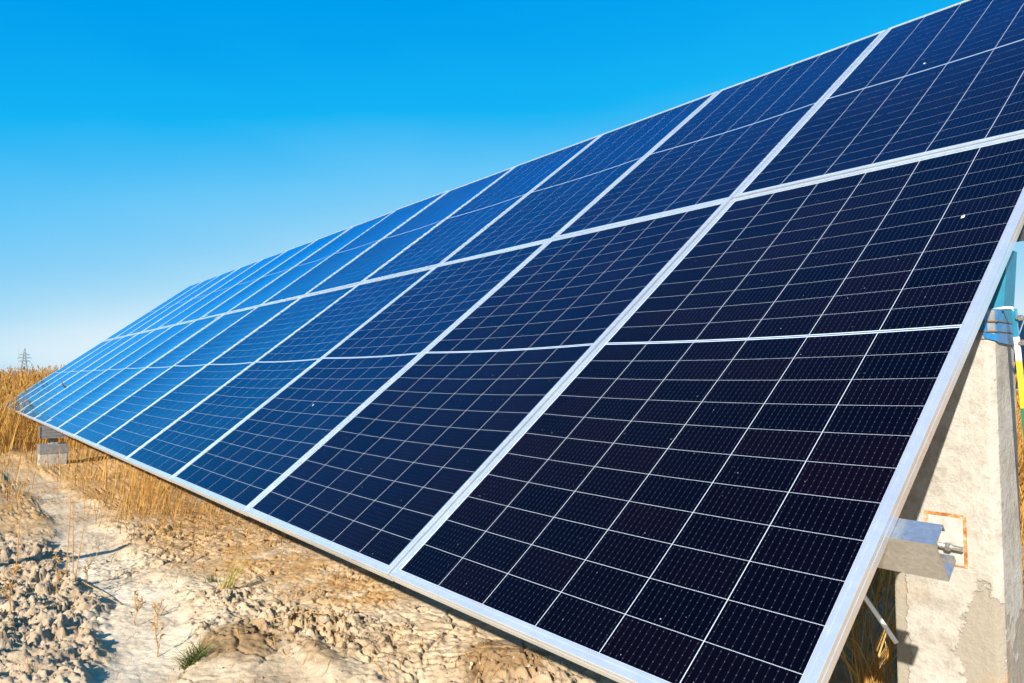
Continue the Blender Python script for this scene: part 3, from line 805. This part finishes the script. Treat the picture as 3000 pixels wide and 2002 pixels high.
# soil clods
import bmesh
shapes = []
for sub, cnt in ((0, 10), (1, 16)):
    bm = bmesh.new(); bmesh.ops.create_icosphere(bm, subdivisions=sub + 1, radius=1.0)
    IV = np.array([v.co[:] for v in bm.verts]); IF = np.array([[v.index for v in f.verts] for f in bm.faces]); bm.free()
    grp = []
    for q in range(cnt):
        g = np.random.default_rng(200 + q + 50 * sub); V = IV.copy()
        d = np.ones(len(V))
        for _ in range(11):
            ax = g.normal(size=3); ax /= np.linalg.norm(ax); lim = g.uniform(.35, .85); t = V @ ax
            d = np.minimum(d, np.where(t > lim, lim / np.maximum(t, 1e-3), 1))
        V = V * d[:, None] * (1 + g.normal(0, .13, len(V)))[:, None] * g.uniform(.55, 1.3, 3)
        grp.append(V)
    shapes.append((grp, IF))
n = 34000
x = rng.uniform(-6.5, -1.1, n); y = rng.uniform(-1.3, 1.35, n)
zc, z2, z3, z4, tr = zones(x, y)
soft = sstep(-.35, .5, fbm(x * 2.3, y * 2.3, 151, 3))
dens = np.clip(.8 * zc * (.3 + .7 * soft) + .55 * z2 + .45 * z3 + .45 * z4 + .12 * soft, 0, 1) * (1 - .8 * tr)
ok = rng.uniform(0, 1, n) < dens; x, y, dens = x[ok], y[ok], dens[ok]
n = len(x); size = np.clip(.0040 * np.exp(rng.normal(0, .85, n)), .0022, .036) * (.55 + .6 * dens)
z = ground_h(x, y)[0]
VV, FF, RR = [], [], []; o = 0
for i in range(n):
    a = rng.uniform(0, 2 * np.pi); ca, sa = math.cos(a), math.sin(a)
    grp, IF = shapes[1 if size[i] > .0065 else 0]; S = grp[i % len(grp)]
    Q = np.stack([S[:, 0] * ca - S[:, 1] * sa, S[:, 0] * sa + S[:, 1] * ca, S[:, 2] * .8], 1) * size[i]
    VV.append(Q + np.array([x[i], y[i], z[i] + size[i] * .15])); FF.append(IF + o); RR.append(np.full(len(S), rng.uniform())); o += len(S)
me = np_mesh('soil_clods', np.vstack(VV), np.vstack(FF), CLOD, False, dict(rnd=np.concatenate(RR)))
cl = link('soil_clods', me); tag(cl, 'crumbly pale soil clods lying over the bare ground', None, None, 'stuff')

# individual tufts, weeds, stalks and fallen straws
def tuft(name, x, y, n, h, spread, m, label, w=.003, lean=.5, cat='grass tuft', az0=None, group=None):
    xs = rng.normal(0, spread, n); ys = rng.normal(0, spread, n)
    az = rng.uniform(0, 2 * np.pi, n) if az0 is None else rng.normal(az0, .7, n)
    z = gz(x + xs, y + ys)
    b = gz1(x, y)
    V, F, r, t = blades(xs, ys, z - b - .004, h * rng.uniform(.5, 1.1, n), w * rng.uniform(.7, 1.3, n), np.abs(rng.normal(lean, .25, n)), az, np.abs(rng.normal(.25, .15, n)), 4, 0, .15)
    me = np_mesh(name, V, F, m, False, dict(rnd=r)); o = link(name, me, None, (x, y, b)); tag(o, label, cat, group); return o
tuft('grass_tuft', -2.66, -.20, 300, .095, .022, GREEN, 'dark green grass tuft on white soil near the bottom edge', .0032, .85)
tuft('grass_tuft', -3.59, .23, 80, .20, .022, OLIVE, 'tall yellow-green grass tuft beside the lower panel edge', .0032, .25, az0=1.2)
tuft('grass_tuft', -3.86, .22, 50, .075, .02, GREEN, 'short green tuft just left of the tall yellow-green tuft', .003, .4)
tuft('grass_tuft', -3.78, .03, 22, .035, .015, GREEN, 'tiny green sprig on bare soil left of the tufts', .003, .5)
tuft('grass_tuft', -2.76, .21, 20, .04, .014, GREEN, 'tiny green sprig above the long fallen straw', .003, .5)

def weed(x, y, h, nb, label, seed, group=None, spread=.5):
    g = random.Random(seed); b = gz1(x, y); mb = MB()
    pts = [Vector((0, 0, -.01))]
    for i in range(1, 7): pts.append(Vector((g.uniform(-.012, .012) + .01 * i * g.uniform(-.3, .3), g.uniform(-.012, .012), h * i / 6)))
    mb.tube(pts, [.0032 * (1 - .1 * i) for i in range(7)], 5)
    for k in range(nb):
        t = g.uniform(.25, .98); i = min(int(t * 6), 5); p = pts[i].lerp(pts[i + 1], t * 6 - i)
        a = g.uniform(0, 6.28); L = h * g.uniform(.18, .45) * (1.1 - .6 * t) / .8
        q = p + Vector((math.cos(a) * L * spread, math.sin(a) * L * spread, L * .75)); mdl = p.lerp(q, .5) + Vector((0, 0, -L * .06))
        mb.tube([p, mdl, q], [.0020, .0017, .0012], 4)
        for _ in range(g.randint(2, 5)):
            c = p.lerp(q, g.uniform(.4, 1.0)); e = c + Vector((g.uniform(-1, 1), g.uniform(-1, 1), g.uniform(-.2, .9))) * L * .28
            mb.tube([c, e], [.0014, .0024], 4)
    me = mb.mesh('dried_weed', WEED); a = me.attributes.new('rnd', 'FLOAT', 'POINT')
    a.data.foreach_set('value', [g.random() * .2 + .4 for _ in me.vertices])
    o = link('dried_weed', me, None, (x, y, b)); tag(o, label, 'weed', group); return o
weed(-2.90, -.29, .22, 13, 'dry branching weed standing on white soil, left of the dark green tuft', 1)
weed(-3.39, -.28, .17, 10, 'small dry weed behind the larger branching weed', 2)
weed(-3.83, -.77, .24, 14, 'rust-coloured dry weed among clods at the left edge', 3)
weed(-4.11, -.54, .20, 9, 'thin dry weed among the clods at the foot of the tall stalks', 4)
weed(-4.35, -.36, .16, 9, 'low dry weed beside the long slanting straw', 6)
weed(-5.0, .22, .16, 16, 'bushy dry weed at the end of the white track', 5, None, .9)

def stalk(x, y, h, lx, ly, label, group='single tall dry stalks'):
    b = gz1(x, y); mb = MB(); pts = [Vector((lx * t + .01 * math.sin(5 * t), ly * t, h * t - .01)) for t in (0, .25, .5, .75, 1)]
    mb.tube(pts, [.0030, .0028, .0025, .0021, .0014], 6)
    p = pts[2]; mb.tube([p, p + Vector((.04, .02, .05)), p + Vector((.08, .04, .03))], [.002, .0016, .0006], 4)
    me = mb.mesh('dry_stalk', STRAW); a = me.attributes.new('rnd', 'FLOAT', 'POINT'); a.data.foreach_set('value', [.75] * len(me.vertices))
    o = link('dry_stalk', me, None, (x, y, b)); tag(o, label, 'stalk', group)
stalk(-4.80, -.68, .42, .02, .01, 'leftmost single tall dry stalk at the left edge of the photo')
stalk(-4.43, -.46, .70, -.02, .02, 'tallest single dry stalk, standing at the end of the slanting straw')
stalk(-4.52, -.41, .50, .05, -.02, 'dry stalk leaning beside the tallest single stalk')
stalk(-4.25, -.44, .34, .03, .04, 'short dry stalk among clods right of the tallest stalk')
stalk(-6.09, .19, .62, .0, .01, 'tall dry stalk standing left of the bushy weed')
stalk(-5.57, .20, .52, .05, -.01, 'dry stalk standing behind the bushy weed')
stalk(-6.9, .30, .72, -.03, .0, 'dry stalk on the golden stubble near the lower panel edge')

def straw(pts, label, rad=.0026):
    zz = [gz1(x, y) for x, y in pts]; mb = MB()
    P3 = [Vector((x, y, z + .012)) for (x, y), z in zip(pts, zz)]
    # a stiff straw bridges hollows
    a, b = P3[0], P3[-1]; nP = len(P3)
    P3 = [Vector((p.x, p.y, max(p.z, (a.z + (b.z - a.z) * i / (nP - 1))))) for i, p in enumerate(P3)]
    mb.tube(P3, [rad * (1 - .5 * i / (nP - 1)) for i in range(nP)], 6)
    me = mb.mesh('fallen_straw', STRAW); at = me.attributes.new('rnd', 'FLOAT', 'POINT'); at.data.foreach_set('value', [.9] * len(me.vertices))
    o = link('fallen_straw', me); tag(o, label, 'straw', 'fallen straws')
straw([(-4.55, -.43), (-4.3, -.38), (-4.1, -.34), (-3.9, -.31), (-3.76, -.285)], 'long pale straw lying slanted across the clods at the left', .0036)
straw([(-3.0, .09), (-2.86, .20), (-2.74, .33), (-2.62, .45), (-2.53, .57)], 'long thin straw lying level on cracked soil at the centre bottom')
straw([(-4.75, .33), (-4.6, .30), (-4.47, .22), (-4.38, .16)], 'bent straw lying at the far end of the white track')

# broken bundle of straw behind the right corner
xs = rng.normal(0, .02, 60); ys = rng.normal(0, .03, 60)
V, F, r, t = blades(xs, ys, np.full(60, -.02), rng.uniform(.18, .5, 60), rng.uniform(.004, .009, 60), np.abs(rng.normal(.15, .2, 60)), rng.uniform(0, 6.28, 60), np.abs(rng.normal(.2, .3, 60)), 3)
me = np_mesh('straw_bundle', V, F, STRAW, False, dict(rnd=np.clip(r * .6 + .4, 0, 1)))
o = link('straw_bundle', me, None, (-.62, 1.72, gz1(-.62, 1.72))); tag(o, 'upright broken straw bundle in the gap left of the concrete pillar', 'straw bundle')

stalk(-16.6, .11, 1.95, -.35, .05, 'tall bare reed stalk leaning above the dry grass near the tower', None)
mb = MB(); mb.tube([(-4.9, -1.9, -.2), (-4.64, -1.75, .5), (-4.39, -1.6, 1.0)], [.075, .06, .03], 8)  # unseen post, added out of view only to throw the shadow across the track
wp = mb.build('shadow_post', m_simple('shadow_post_brown', (.20, .16, .12), .9, 0, 0, .3, 20), None)
tag(wp, 'unseen leaning post added outside the left edge to cast a long shadow over the track', 'post')

# small bird droppings on the glass
pans = [o for o in bpy.data.objects if o.name.startswith('solar_panel')]
for pi, px, py, sz in ((0, -.17, 1.86, .007), (2, -.62, .75, .005), (14, -.8, 1.35, .006)):
    mb = MB(); g = random.Random(pi * 7 + int(py * 10)); k = 11
    ring = [(px + sz * math.cos(6.283 * t / k) * g.uniform(.4, 1.1), py + sz * 1.9 * math.sin(6.283 * t / k) * g.uniform(.4, 1.2)) for t in range(k)]
    zz = float(sag(np.array(px), np.array(py)))
    mb.add([(a, b, zz - .0036) for a, b in ring] + [(px, py, zz - .0024)], [(t, (t + 1) % k, k) for t in range(k)])
    mb.build('bird_dropping', WHT, pans[pi])
